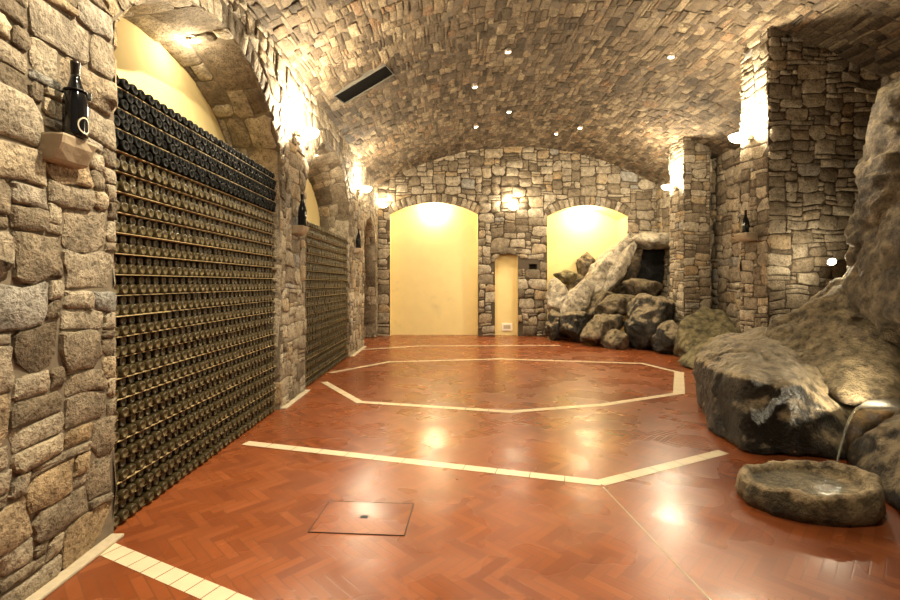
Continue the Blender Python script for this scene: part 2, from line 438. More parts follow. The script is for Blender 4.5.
for a, nm in ((A1, 'wall_left_lunette'), (A2, 'wall_left_lunette.001')):
    x = XL - DEP
    o = link_mesh(nm, [(x, a.u0 - .05, 0), (x, a.u1 + .05, 0), (x, a.u1 + .05, 4.4), (x, a.u0 - .05, 4.4)], [(0, 1, 2, 3)], M['plaster']); struct(o)

# ------------------------------------------------------------------ back wall
mpB = lambda u, v, h: (u, YB - h, v)
mpB3 = lambda u, v, d: (u, YB + d, v)
B1 = Arch(-1.80, .93, 3.78, .36, .3)
B2 = Arch(1.46, 2.17, 2.55, 0)
B3 = Arch(3.08, 5.57, 3.72, .34, .3)
wb = Masonry(23)
hole = [(2.52, 1.98), (2.77, 1.98), (2.77, 2.24), (2.52, 2.24)]
sheet(wb, arch_line([B1, B2, B3], XL - .1, XR + .1, 6.0), mpB, [hole])
def snapB(u, v):
    for a in (B1, B2, B3): u, v = a.snap(u, v)
    return u, v
wb.field(XL, XR, 0, 6.0, mpB, snap=snapB, h=(.02, .05), gap=.018, cell=(.095, .08),
         keep=lambda u, v: v < vz(u) + .15 and not (2.45 < u < 2.84 and 1.92 < v < 2.3))
for a in (B1, B3): a.voussoirs(wb, mpB, .15)
for u0, u1, v0, v1 in ((1.3, 2.33, 2.56, 2.74),): wb.stone(wb.outline(u0, u1, v0, v1, 2), mpB, .05)
hd = [mpB3(u, v, .3) for u, v in hole]
wb.face(hd)
for q in range(4): wb.face([mpB3(*hole[q], 0), mpB3(*hole[(q + 1) % 4], 0), mpB3(*hole[(q + 1) % 4], .3), mpB3(*hole[q], .3)])
struct(wb.build('wall_back'))
for a, dep, nm in ((B1, .34, 'wall_back_niche'), (B2, .28, 'wall_back_niche.001'), (B3, .8, 'wall_back_niche.002')):
    p = a.path(32); v = [mpB3(u, z, 0.0) for u, z in p] + [mpB3(u, z, dep) for u, z in p]; n = len(p)
    f = [(q, q + 1, n + q + 1, n + q) for q in range(n - 1)] + [tuple(range(n, 2 * n))]
    if a.rise == 0: f.append((1, 2, n + 2, n + 1))
    struct(link_mesh(nm, v, f, M['plaster']))

# ------------------------------------------------------------------ right wall, the two piers and an added slit blocker
wr_ = Masonry(31)
mpR = lambda u, v, h: (XR - h, u, v)
sheet(wr_, [(YN, 0), (YB + .05, 0), (YB + .05, 5.2), (YN, 5.2)], mpR)
wr_.field(5.0, YB, 0, 5.1, mpR, h=(.02, .05), cell=(.09, .08))
struct(wr_.build('wall_right'))
def pier(name, x0, x1, y0, y1, top, seed):
    ms = Masonry(seed)
    F1 = lambda u, v, h: (x0 - h, u, v); F2 = lambda u, v, h: (u, y0 - h, v); F3 = lambda u, v, h: (u, y1 + h, v); F4 = lambda u, v, h: (x1 + h, u, v)
    for f, a, b in ((F1, y0, y1), (F2, x0, x1), (F3, x0, x1), (F4, y0, y1)):
        sheet(ms, [(a, 0), (b, 0), (b, top), (a, top)], f)
    ms.field(y0, y1, 0, top, F1, cell=(.085, .065), wr=(2, 4), hr=(1, 3), h=(.008, .022), gap=.010)
    ms.field(x0, x1, 0, top, F2, cell=(.085, .07), wr=(2, 4), hr=(1, 3), h=(.012, .034), gap=.012)
    ms.field(x0, x1, 0, top, F3, cell=(.12, .1), h=(.025, .05))
    ms.field(y0, y1, 0, top, F4, cell=(.12, .1), h=(.025, .05))
    struct(ms.build(name))
pier('pillar', 4.78, XR - .02, 7.02, 7.66, 5.6, 41)
pier('slit_blocker', 6.18, XR - .02, 11.9, 12.15, 5.2, 47)  # added block behind the slimmer pier, keeps light out of the slit
pier('pillar.001', 5.6, 6.22, 11.15, 11.85, 5.4, 43)

# ------------------------------------------------------------------ vaulted ceiling
vt = Masonry(53)
t0, t1 = math.asin((XL - .02 - VX) / VR), math.asin((XR + .02 - VX) / VR)
mpV = lambda u, v, h: (VX + (VR - h) * math.sin(v / VR), u, VZ + (VR - h) * math.cos(v / VR))
n = 64
for q in range(n):
    a, b = t0 + (t1 - t0) * q / n, t0 + (t1 - t0) * (q + 1) / n
    vt.face([mpV(YN, a * VR, 0), mpV(YB + .05, a * VR, 0), mpV(YB + .05, b * VR, 0), mpV(YN, b * VR, 0)])
va, vb = on_vault(334, 97), on_vault(391, 70)
vy0, vy1 = 0, 0
vt_keep = []
vt.field(3.2, YB, t0 * VR, t1 * VR, mpV, cell=(.08, .05), wr=(2, 5), hr=(1, 3), h=(.002, .017), gap=.009, keep=lambda u, v: all(not (k[0] < u < k[1] and k[2] < v < k[3]) for k in vt_keep))
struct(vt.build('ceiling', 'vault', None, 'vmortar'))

# ------------------------------------------------------------------ pale inlaid bands in the floor
def band(name, p, q, w=.115, step=.24, z=.003):
    p, q = Vector(p), Vector(q); d = q - p; L = d.length; d.normalize(); nrm = Vector((-d.y, d.x, 0)) * w / 2
    bm = bmesh.new(); n = max(1, round(L / step))
    for k in range(n):
        a, b = p + d * (L * k / n + .003), p + d * (L * (k + 1) / n - .003)
        vs = [bm.verts.new(c + Vector((0, 0, z))) for c in (a - nrm, b - nrm, b + nrm, a + nrm)]
        bm.faces.new(vs)
    return struct(from_bm(name, bm, M['band']))
segs = [((100, 546), (233, 602), .12), ((245, 443), (601, 483), .115), ((599, 483.5), (724, 452), .115),
        ((324, 382), (361, 403), .11), ((359, 402), (512, 412), .11), ((509, 412), (601, 405), .11), ((599, 405.5), (681, 393), .11),
        ((679, 394), (679, 372), .16), ((681, 373), (640, 363), .11), ((641, 363.5), (500, 359), .11), ((501, 359), (389, 362), .11), ((391, 361.5), (330, 373), .11),
        ((356, 350), (420, 346), .11), ((420, 346), (560, 345.5), .11)]
for k, (a, b, w) in enumerate(segs):
    p, q = G(*a), G(*b)
    if k == 0: q = p + (q - p) * 1.5
    band('trim_%d' % (k + 1), p, q, w, .13 if k == 0 else .3, .0025 + .0005 * (k % 3))
# hairline seams that split the paving fields
bm = bmesh.new()
for a, b in (((603, 487), (720, 610)),):
    p, q = G(*a), G(*b); d = (q - p).normalized(); nn = Vector((-d.y, d.x, 0)) * .006
    bm.faces.new([bm.verts.new(c + Vector((0, 0, .002))) for c in (p - nn, q - nn, q + nn, p + nn)])
struct(from_bm('trim_15', bm, M['cement']))
# pale cement fillets along the foot of the wall
def fillet(name, pts):
    bm = bmesh.new()
    for a, b in pts: add_box(bm, (XL + .0, a, 0), (XL + .085, b, .022), .008)
    struct(from_bm(name, bm, M['cement']))
fillet('baseboard_left', [(.3, 3.06), (6.14, 7.2), (10.47, 12.18)])

# ------------------------------------------------------------------ floor hatch
c = [G(313, 530), G(328, 500), G(410, 506), G(407, 538)]
hx0 = (c[0].x + c[1].x) / 2; hx1 = (c[2].x + c[3].x) / 2; hy0 = (c[0].y + c[3].y) / 2; hy1 = (c[1].y + c[2].y) / 2
ht = thing('floor_hatch', ((hx0 + hx1) / 2, (hy0 + hy1) / 2, 0), 'square terracotta inspection hatch with a dark rim set in the floor', 'hatch', rot=(0, 0, -.07))
hw, hh = (hx1 - hx0) / 2, (hy1 - hy0) / 2
bm = bmesh.new(); add_box(bm, (-hw, -hh, .0005), (hw, hh, .004)); from_bm('lid', bm, M['floor'], ht)
bm = bmesh.new(); e = .006
for lo, hi in (((-hw - e, -hh - e), (hw + e, -hh)), ((-hw - e, hh), (hw + e, hh + e)), ((-hw - e, -hh), (-hw, hh)), ((hw, -hh), (hw + e, hh))):
    add_box(bm, (*lo, .0005), (*hi, .005))
from_bm('rim', bm, M['iron'], ht)
bm = bmesh.new(); add_box(bm, (-.028, -.02, .004), (.028, .02, .0055), .0006); from_bm('lifting_slot', bm, M['iron'], ht)

# ------------------------------------------------------------------ bottle racks
ones = 'first second third fourth fifth sixth seventh eighth ninth tenth eleventh twelfth thirteenth fourteenth fifteenth sixteenth seventeenth eighteenth nineteenth'.split()
def ordinal(n):
    if n < 20: return ones[n - 1]
    t, u = divmod(n, 10); T = {2: 'twent', 3: 'thirt', 4: 'fort'}[t]
    return T + 'ieth' if u == 0 else T + 'y-' + ones[u - 1]
XF = XL - .02              # plane of the bottle bases
PU, PV, RB, SL = .092, .141, .0375, .0045
def bottle_profile(full=True):
    p = [(0, -.012), (.014, -.010), (.023, -.001), (.029, 0.0), (.0355, -.004), (RB, -.012)]
    p += [(RB, -.19), (.030, -.215), (.015, -.235), (.0135, -.295), (.0135, -.300), (0, -.300)] if full else [(RB, -.16), (.015, -.22), (0, -.24)]
    return p
def bottle_bm(seg, full):
    bm = lathe(bottle_profile(full), seg, 'X')
    return bm
def bottle_mesh(name, seg, full, dark):
    bm = bottle_bm(seg, full); bmesh.ops.recalc_face_normals(bm, faces=bm.faces[:])
    for f in bm.faces:
        f.smooth = True; f.material_index = 1 if math.hypot(f.calc_center_median().y, f.calc_center_median().z) < .0235 and f.calc_center_median().x > -.1 and not dark else 0
    me = bpy.data.meshes.new(name); bm.to_mesh(me); bm.free()
    for m in ([M['clean'], M['clean']] if dark else [M['dusty'], M['butt']]): me.materials.append(m)
    return me
me_dusty = bottle_mesh('wine_bottle', 16, True, False); me_dark = bottle_mesh('wine_bottle_dark', 16, True, True)
RK = random.Random(5)
def rack_slots(y0, y1, pairs, extra):
    out = []
    for r in range(2 * pairs + extra):
        k, odd = divmod(r, 2)
        z = .012 + k * PV + SL + RB + odd * .0605
        cols = int((y1 - y0 - .04 - (PU / 2 if odd else 0)) / PU)
        for cidx in range(cols):
            out.append((r, cidx, y0 + .055 + cidx * PU + (PU / 2 if odd else 0), z))
    return out
P1, P2 = 21, 18
s1 = rack_slots(A1.u0, A1.u1, P1, 1); s2 = rack_slots(A2.u0, A2.u1, P2, 1)
DARK_FROM = 36
near = set((r, c) for r, c, y, z in s1 if c < 7)
proto = None; rest = []
for (r, cidx, y, z) in s1:
    dx = RK.uniform(-.01, .003) - (.045 if r % 2 and r < DARK_FROM else 0)
    if (r, cidx) in near:
        dark = r >= DARK_FROM
        if proto is None: o = proto = bpy.data.objects.new('wine_bottle', me_dusty)
        else: o = proto.copy()
        o.data = me_dark if dark else me_dusty
        COL.objects.link(o); o.location = (XF + dx, y, z); o.rotation_euler = (RK.uniform(0, 6.28), 0, 0)
        tag(o, '%s bottle end in the taller rack, %s row up, %s column from bottle-shelf wall' % ('clean black' if dark else 'dusty', ordinal(r + 1), ordinal(cidx + 1)), 'bottle', 'bottles at the near end of the taller rack')
    else: rest.append((XF + dx, y, z, r >= DARK_FROM))
for (r, cidx, y, z) in s2: rest.append((XF + RK.uniform(-.01, .003) - (.045 if r % 2 else 0), y, z, False))
bm = bottle_bm(10, False); bmesh.ops.recalc_face_normals(bm, faces=bm.faces[:])
bm.verts.index_update()
bv = np.array([v.co[:] for v in bm.verts]); bf = [[v.index for v in f.verts] for f in bm.faces]
bmi = [1 if math.hypot(f.calc_center_median().y, f.calc_center_median().z) < .0235 and f.calc_center_median().x > -.1 else 0 for f in bm.faces]; bm.free()
V, FF, MI = [], [], []
for k, (x, y, z, dark) in enumerate(rest):
    a = RK.uniform(0, 6.28); ca, sa = math.cos(a), math.sin(a)
    q = np.stack([bv[:, 0] + x, bv[:, 1] * ca - bv[:, 2] * sa + y, bv[:, 1] * sa + bv[:, 2] * ca + z], 1)
    b = k * len(bv); V.append(q); FF += [tuple(i + b for i in f) for f in bf]; MI += [2 if dark else m for m in bmi]
o = link_mesh('wine_bottles', np.concatenate(V).tolist(), FF, [M['dusty'], M['butt'], M['clean']], None, MI, True)
tag(o, 'remaining stacked wine bottle ends filling the two wall racks', 'bottles', None, 'stuff')
def rack(a, pairs, label, seed):
    R = random.Random(seed)
    t = thing('bottle_rack', (XF, (a.u0 + a.u1) / 2, 0), label, 'rack', 'slatted bottle racks in the wall alcoves')
    yc = (a.u0 + a.u1) / 2
    for k in range(pairs + 1):
        bm = bmesh.new(); z = .012 + k * PV; out = R.choice([-.02, -.012, .003, .006, .007]) if 8 < k < 15 else R.choice([-.03, -.03, -.02, -.012]) if k <= 8 else R.choice([-.03, -.016])
        y = a.u0 + .035; e = a.u1 - .035
        if R.random() < .5 and 8 < k < 15:
            m = R.uniform(y + .6, e - .6); o2 = R.choice([-.016, .002, .005])
            add_box(bm, (-.5, y - yc, z + .0003), (out, m - yc, z + SL - .0003)); add_box(bm, (-.5, m - yc, z + .0003), (o2, e - yc, z + SL - .0003))
        else: add_box(bm, (-.5, y - yc, z + .0003), (out, e - yc, z + SL - .0003))
        from_bm('slat', bm, M['slat'], t)
    for sx in (-.15, -.45):
        for yy in (a.u0 + .0325, a.u1 - .0325):
            bm = bmesh.new(); add_box(bm, (sx - .02, yy - yc - .002, 0), (sx + .02, yy - yc + .002, pairs * PV + .15)); from_bm('upright', bm, M['iron'], t)
    return t
rack(A1, P1, 'taller bottle rack in the arched alcove beside the single wall bottle', 3)
rack(A2, P2, 'lower bottle rack in the farther arched alcove, below a small yellow lunette', 4)

# ------------------------------------------------------------------ display bottles on stone ledges
def ledge(name, loc, w, d, h, label, facing, seed):
    R = random.Random(seed); bm = bmesh.new()
    add_box(bm, (0, -w / 2, -h), (d, w / 2, 0), .018)
    bmesh.ops.subdivide_edges(bm, edges=bm.edges[:], cuts=2, use_grid_fill=True)
    for v in bm.verts:
        t = -v.co.z / h
        if v.co.x > d * .3: v.co.x -= d * .4 * t * t
        if v.co.z < -.01: v.co += Vector(noise.noise_vector(v.co * 14 + Vector((seed, 0, 0)))) * .01
    o = from_bm(name, bm, M['ledge'], None); o.location = loc; o.rotation_euler = (0, 0, facing)
    tag(o, label, 'ledge', 'stone ledges for display bottles')
    return o
M['ledge'] = simple('ledge_stone', (0.36, 0.28, 0.19), 0.8, vary=0.3, scale=14)
def display_bottle(loc, hgt, label, ring=True, face=0.0):
    s = hgt / .32
    t = thing('display_bottle', loc, label, 'bottle', 'display bottles on stone ledges', rot=(0, 0, face))
    from_bm('glass', lathe([(r * s, z * s) for r, z in [(0, .004), (.036, 0), (.043, .006), (.044, .02), (.044, .135), (.0415, .16), (.034, .19), (.0245, .22), (.018, .245), (.0155, .266), (0, .266)]], 28), M['black_glass'], t, True)
    from_bm('capsule', lathe([(r * s, z * s) for r, z in [(.0162, .235), (.0162, .302), (.0175, .305), (.0175, .318), (.013, .32), (0, .32)]], 20), M['capsule'], t, True)
    if ring:
        bm = bmesh.new(); r = .0448 * s; n = 28; k0 = None
        prev = None; first = None
        for q in range(n):
            a = q * 2 * math.pi / n; pr = []
            for rr in (.024, .029):
                y, z = rr * math.cos(a) * s, rr * 1.2 * math.sin(a) * s; th = y / r
                pr.append(bm.verts.new((r * math.cos(th), r * math.sin(th),   .05 * s + z)))
            if prev: bm.faces.new((prev[0], prev[1], pr[1], pr[0]))
            else: first = pr
            prev = pr
        bm.faces.new((prev[0], prev[1], first[1], first[0]))
        o = from_bm('emblem', bm, M['label'], t); o['label'] = 'pale oval ring on the bottle body'; o.rotation_euler = (0, 0, -.1)
    return t
def bracket(loc, r, label, facing):
    t = thing('bottle_bracket', loc, label, 'bracket', 'iron brackets holding display bottles', rot=(0, 0, facing))
    bm = bmesh.new(); tube(bm, [(r * math.cos(a), r * math.sin(a), 0) for a in [k * math.pi / 12 for k in range(25)]], .006, 8); from_bm('hoop', bm, M['iron'], t, True)
    bm = bmesh.new(); tube(bm, [(-r, .0, 0), (-r - .12, 0, 0)], .007, 8); from_bm('stem', bm, M['iron'], t, True)
    bm = bmesh.new(); add_box(bm, (-.012, r - .002, -.022), (.03, r + .035, .022), .006); from_bm('clasp', bm, M['iron'], t)
    return t
ZL = 2.46
xw = XL + .03
YA = 2.63
ledge('stone_ledge', (xw - .06, YA, ZL), .25, .17, .15, 'small stone ledge under the display bottle beside the taller rack', 0, 3)
display_bottle((xw + .075, YA, ZL), .43, 'black display bottle with pale oval ring on the plain wall beside the taller rack', True, 0)
bracket((xw + .075, YA, ZL + .262), .05, 'black iron bracket around the ring-marked display bottle', 0)
YC = 6.72
ledge('stone_ledge', (xw - .06, YC, ZL), .30, .2, .12, 'small stone ledge on the pier between the two racks', 0, 8)
display_bottle((xw + .078, YC, ZL), .46, 'black display bottle on the pier between the two racks', True, .4)
YD = 11.0
ledge('stone_ledge', (xw - .06, YD, ZL), .28, .2, .12, 'small stone ledge on the pier past the lower rack', 0, 12)
display_bottle((xw + .068, YD, ZL), .46, 'black display bottle on the pier past the lower rack', False)
YE = 7.36
ledge('stone_ledge', (4.78 - .02, YE, 2.43), .30, .2, .12, 'small stone ledge on the big pier beside the boulders', math.pi, 15)
display_bottle((4.78 - .12, YE, 2.43), .36, 'small black display bottle on the big pier beside the boulders', False)
bracket((4.78 - .12, YE, 2.43 + .1), .058, 'black iron bracket around the bottle on the big pier', math.pi)

# ------------------------------------------------------------------ lamps
WARM = (1.0, 0.855, 0.585)
def lamp(name, kind, loc, energy, color=WARM, size=.05, rot=None, angle=None, blend=.6, parent=None):
    d = bpy.data.lights.new(name, kind); d.energy = energy; d.color = color
    if kind in ('POINT', 'SPOT'): d.shadow_soft_size = size
    if kind == 'SPOT': d.spot_size = math.radians(angle); d.spot_blend = blend
    o = bpy.data.objects.new(name, d); COL.objects.link(o); o.location = loc
    if rot is not None: o.rotation_euler = rot
    if parent: o.parent = parent
    return o
def aim(o, direction):
    o.rotation_euler = Vector(direction).to_track_quat('-Z', 'Y').to_euler()
def sconce(loc, wall_dir, label, energy=60, s=1.0):
    """Half-bowl uplighter; wall_dir points from the wall into the room."""
    ang = math.atan2(wall_dir[1], wall_dir[0])
    t = thing('wall_sconce', loc, label, 'wall lamp', 'bowl uplighters on the walls and piers', rot=(0, 0, ang))
    prof = [(0, -.10), (.06, -.095), (.105, -.07), (.135, -.03), (.145, .015), (.138, .018), (.125, -.025), (.095, -.06), (.05, -.084), (0, -.088)]
    bm = lathe([(r * s, z * s) for r, z in prof], 28)
    o = from_bm('bowl', bm, M['bowl'], t, True)
    bm = bmesh.new(); add_box(bm, (-.19 * s, -.05 * s, -.06 * s), (-.10 * s, .05 * s, .02 * s), .008); from_bm('wall_mount', bm, M['ring'], t)
    lamp('sconce_light', 'POINT', (0.0, 0, .09 * s), energy, size=.09, parent=t)
    return t
E_S = 300
sconce((xw + .185, 6.68, 3.80), (1, 0), 'glowing bowl sconce on the pier between the two racks', E_S * 1.25)
sconce((xw + .185, 11.3, 3.93), (1, 0), 'glowing bowl sconce on the pier past the lower rack', E_S * .6)
sconce((4.74 - .185, 7.36, 3.95), (-1, 0), 'glowing bowl sconce on the big pier above its small bottle', E_S)
sconce((5.56 - .185, 11.5, 4.02), (-1, 0), 'glowing bowl sconce on the slimmer pier near the rock cascade', E_S)
sconce((-1.98, YB - .23, 4.05), (0, -1), 'glowing bowl sconce on the end wall at the corner by the wide yellow arch', 28)
sconce((2.0, YB - .23, 3.98), (0, -1), 'glowing bowl sconce on the end wall between the two yellow arches', 50)

def spot(p, normal, direction, label, energy, angle=110, r=.045, group='recessed ceiling spotlights'):
    q = Vector(normal).to_track_quat('Z', 'Y').to_euler()
    t = thing('ceiling_spotlight', p, label, 'spotlight', group, rot=q)
    from_bm('trim_ring', lathe([(r, -.03), (r, .012), (r + .006, .016), (r + .02, .012), (r + .022, -.03)], 24), M['ring'], t, True)
    from_bm('lens', lathe([(r, .004), (r * .6, .010), (0, .012)], 20), M['lens'], t, True)
    if energy:
        l = lamp('spot_light', 'SPOT', Vector(p) + Vector(normal) * .05, energy, size=r, angle=angle); aim(l, direction)
    return t
E_C = 150
spots = [((475, 87), 'recessed ceiling spotlight just past the black vent'), ((508, 52), 'recessed ceiling spotlight near the crown, closest to the viewer along it'),
         ((509, 112), 'recessed ceiling spotlight at the crown behind the closest crown one'), ((476, 127), 'small recessed ceiling spotlight over the wide yellow arch'),
         ((556, 134), 'recessed ceiling spotlight over the narrow niche side of the rock arch'), ((580, 128), 'recessed ceiling spotlight over the rock cascade'),
         ((671, 57), 'recessed ceiling spotlight over the boulders, beside the big pier')]
for (px, py), lb in spots:
    p = on_vault(px, py, .05); nrm = Vector((VX - p.x, 0, VZ - p.z)).normalized()
    spot(p, nrm, (0, 0, -1), lb, E_C * (.55 if px > 600 else 1.2))
# added unseen spotlights, put in to brighten the near wall and floor
for (x, y), lb in (((-.2, 3.2), 'added unseen ceiling spotlight brightening the near wall, above the rack side of the hatch'), ((.6, 1.6), 'added unseen ceiling spotlight above the viewer')):
    p = Vector((x, y, vz(x) - .05)); nrm = Vector((VX - x, 0, VZ - p.z)).normalized()
    spot(p, nrm, (0, 0, -1) if x > 0 else (-.5, -.1, -1), lb, {-.2: 850, 2.6: 120, .6: 300}[x])
# alcove lamps
def small_lamp(p, normal, direction, label, energy, angle=130):
    return spot(p, normal, direction, label, energy, angle, .04, 'lamps set in the alcove soffits')
for x, y, z, e, lb in ((XL - .34, 4.66, 4.085, 9, 'lit lamp in the soffit above the taller rack'), (XL - .3, 8.84, 4.06, 3, 'lit lamp in the soffit above the lower rack')):
    spot((x, y, z), (0, 0, -1), (0, 0, -1), lb, 0, r=.04, group='lamps set in the alcove soffits')
    lamp('alcove_light', 'POINT', (x, y, z - .13), e, size=.04)
for x, z, yy, e, lb in ((-.42, 4.11, .17, 68, 'lit lamp at the top of the wide yellow arch'), (4.36, 4.03, .3, 58, 'lit lamp at the top of the yellow arch over the rocks')):
    t = spot((x, YB + yy, z), (0, 0, -1), (0, 0, -1), lb, 0, r=.05, group='lamps set in the alcove soffits')
    from_bm('bulb', lathe([(0, .085), (.022, .078), (.03, .055), (.022, .03), (.014, .01)], 18), M['lens'], t, True)
    lamp('niche_light', 'POINT', (x, YB + yy, z - .14), e, size=.05)

# white panel low in the narrow niche
c = W(507, 327, YB + .25)
t = thing('outlet_panel', (c.x, YB + .28, c.z), 'small white panel low in the narrow yellow niche', 'panel')
bm = bmesh.new(); add_box(bm, (-.17, -.03, -.12), (.17, 0, .12), .01); from_bm('cover_plate', bm, M['white'], t)
bm = bmesh.new(); add_box(bm, (-.11, -.034, -.06), (.11, -.029, .06), .002); from_bm('inner_plate', bm, M['cement'], t)

# ------------------------------------------------------------------ vent in the vault
c4 = [on_vault(*p) for p in ((337, 91), (388, 62), (389, 74), (341, 104))]
cen = sum(c4, Vector()) / 4
ex = ((c4[1] - c4[0]) + (c4[2] - c4[3])) / 2; ey = ((c4[0] - c4[3]) + (c4[1] - c4[2])) / 2
nz = Vector((VX - cen.x, 0, VZ - cen.z)).normalized()
ex = ex - nz * ex.dot(nz); lx = ex.length; ex.normalize(); eyv = nz.cross(ex); ly = abs(ey.dot(eyv))
vn = bpy.data.objects.new('ceiling_vent', None); COL.objects.link(vn)
mw = Matrix((ex, eyv, nz)).transposed().to_4x4(); mw.translation = cen; vn.matrix_world = mw
tag(vn, 'long ventilation slot in the vaulted ceiling, its shade painted as a black face', 'vent')
bm = bmesh.new(); a, b = lx / 2, max(ly, .2) / 2
add_box(bm, (-a, -b, -.02), (a, b, .026)); from_bm('shade_block', bm, M['vent'], vn)  # solid black block paints in the dark of the open slot
bm = bmesh.new(); e = .016
for lo, hi in (((-a - e, -b - e), (a + e, -b)), ((-a - e, b), (a + e, b + e)), ((-a - e, -b), (-a, b)), ((a, -b), (a + e, b))): add_box(bm, (*lo, -.02), (*hi, .048), .004)
from_bm('frame', bm, M['ventframe'], vn)
# ------------------------------------------------------------------ rocks
def rock(pts, mat, label, seed, sub=5, rough=.06, fine=.018, soft=30, name='boulder', inflate=1.04, crag=.2, group=None, floor_cut=True):
    pts = [Vector(p) for p in pts]
    bm = bmesh.new()
    for p in pts: bm.verts.new(p)
    bmesh.ops.convex_hull(bm, input=bm.verts[:]); bmesh.ops.recalc_face_normals(bm, faces=bm.faces[:])
    fs = [f for f in bm.faces if f.calc_area() > 1e-7]
    cen = Vector(); tot = 0
    for f in fs: cen += f.calc_center_median() * f.calc_area(); tot += f.calc_area()
    cen /= tot
    P = np.array([f.normal[:] for f in fs]); D = np.array([f.normal.dot(f.calc_center_median() - cen) for f in fs]); bm.free()
    bm = bmesh.new(); bmesh.ops.create_icosphere(bm, subdivisions=sub, radius=1.0)
    dirs = np.array([v.co[:] for v in bm.verts])
    inv = np.maximum(dirs @ P.T, 0) / np.maximum(D, .02)
    r = 1.0 / (inv ** soft).sum(1) ** (1.0 / soft) * inflate
    sz = float(np.median(r)); o0 = Vector((seed * 3.7, seed * 1.3, seed * 7.1))
    for v, rr in zip(bm.verts, r):
        d = v.co.copy(); p = d * float(rr)
        q = p / sz
        n1 = noise.fractal(q * 1.3 + o0, 0.9, 2.1, 4); n2 = noise.ridged_multi_fractal(q * 2.2 + o0, 1.0, 2.0, 3, 1.0, 2.0)
        n3 = noise.fractal(p * 9 + o0, 0.8, 2.2, 3)
        wq = p * 1.7 + Vector(noise.noise_vector(p * 2.3 + o0)) * .35
        cr = noise.voronoi(wq + o0, distance_metric='DISTANCE')[0]
        n4 = (cr[1] - cr[0]); n5 = noise.turbulence(p * 3.2 + o0, 4, True)
        v.co = cen + p + d * (rough * sz * 1.6 * n1 - rough * sz * .55 * (n2 - .9) + fine * n3 + crag * min(sz, 1.0) * (min(n4, .35) - .2) - crag * .45 * min(sz, 1.0) * (n5 - .5))
        if floor_cut and v.co.z < .004: v.co.z = .004
    low = min(v.co.z for v in bm.verts)
    loc = Vector((cen.x, cen.y, low))
    for v in bm.verts: v.co -= loc
    o = from_bm(name, bm, M[mat], None, True); o.location = loc
    tag(o, label, 'boulder', group)
    return o
def blob(cx, cy, rx, ry, rot, Y, dep, mat, label, seed, npts=13, sub=5, **kw):
    """Angular rock whose outline in depth Y spans rx, ry (metres = pixels*Y/F), tilted by rot degrees."""
    R = random.Random(seed); c = W(cx, cy, Y); sx, sz = rx * Y / F, ry * Y / F; pts = []
    ca, sa = math.cos(math.radians(rot)), math.sin(math.radians(rot))
    for k in range(npts):
        z = 1 - 2 * (k + .5) / npts; a = k * 2.39996 + R.uniform(-.35, .35); q = math.sqrt(1 - z * z); m = R.uniform(.95, 1.3)
        x, y, z = q * math.cos(a) * sx * m, z * dep * m, q * math.sin(a) * sz * m
        pts.append(c + Vector((x * ca - z * sa, y, x * sa + z * ca)))
    kw.setdefault('soft', 60); kw.setdefault('crag', .26); kw.setdefault('inflate', 1.0)
    return rock(pts, mat, label, seed, sub, **kw)
RG = 'boulders by the stone basin'
CG = 'rocks of the cascade under the yellow arch'
# big boulder in front
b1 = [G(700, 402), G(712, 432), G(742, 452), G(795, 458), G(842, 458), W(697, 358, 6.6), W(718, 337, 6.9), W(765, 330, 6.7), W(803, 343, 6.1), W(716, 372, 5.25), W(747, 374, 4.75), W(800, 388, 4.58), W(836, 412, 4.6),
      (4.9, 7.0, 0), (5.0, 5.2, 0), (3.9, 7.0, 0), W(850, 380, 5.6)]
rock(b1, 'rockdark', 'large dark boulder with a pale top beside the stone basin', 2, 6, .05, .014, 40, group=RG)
# sloping tan rock above it
b2 = [W(760, 334, 6.45), W(785, 318, 6.5), W(815, 300, 6.5), W(832, 282, 6.3), W(856, 268, 6.1), W(905, 290, 5.9), W(960, 335, 5.6), W(905, 385, 4.75), W(860, 405, 4.65), W(838, 400, 4.75), W(805, 350, 5.6), W(790, 340, 6.0),
      (4.9, 6.9, .2), (6.2, 6.6, .2), (6.2, 4.6, .2), (4.9, 4.9, .2), W(905, 405, 4.6)]
rock(b2, 'rock', 'sloping tan rock shelf behind the large dark boulder', 4, 6, .06, .016, 40, group=RG)
# tall leaning slab
b3 = [W(884, 84, 5.9), W(872, 110, 5.95), W(863, 160, 6.0), W(852, 215, 6.0), W(842, 268, 6.0), W(850, 300, 5.7), W(905, 318, 4.65), W(990, 322, 4.4), W(1000, 70, 4.9), W(930, 62, 5.6), (6.4, 6.6, 4.2), (6.4, 6.6, .5), (6.4, 4.6, 4.4), (6.4, 4.6, .6)]
rock(b3, 'rock', 'tall leaning slab of rock rising beside the big pier', 6, 6, .05, .018, 40, group=RG)
# dark boulder at the frame edge
b4 = [G(884, 505), G(897, 520), G(960, 545), W(874, 440, 3.95), W(878, 424, 4.05), W(895, 415, 4.05), W(960, 410, 3.9), W(878, 480, 3.75), (4.6, 3.3, 0), (4.6, 4.4, 0), (3.7, 4.5, 0), (4.6, 4.2, .9), W(960, 440, 3.3)]
rock(b4, 'rockdark', 'rounded dark boulder tight against the basin under the lit pool', 9, 5, .04, .012, 40, inflate=.97, group=RG)
b5 = [W(850, 412, 4.55), W(872, 410, 4.4), W(905, 412, 4.3), W(852, 440, 4.6), W(876, 440, 4.4), (3.95, 4.7, .02), (3.75, 4.4, .02), (4.6, 4.5, .02), (4.6, 4.9, .4)]
rock(b5, 'rockwet', 'reddish wet rock under the water spout', 10, 4, .05, .012, 40, group=RG) if 'rockwet' in M else None
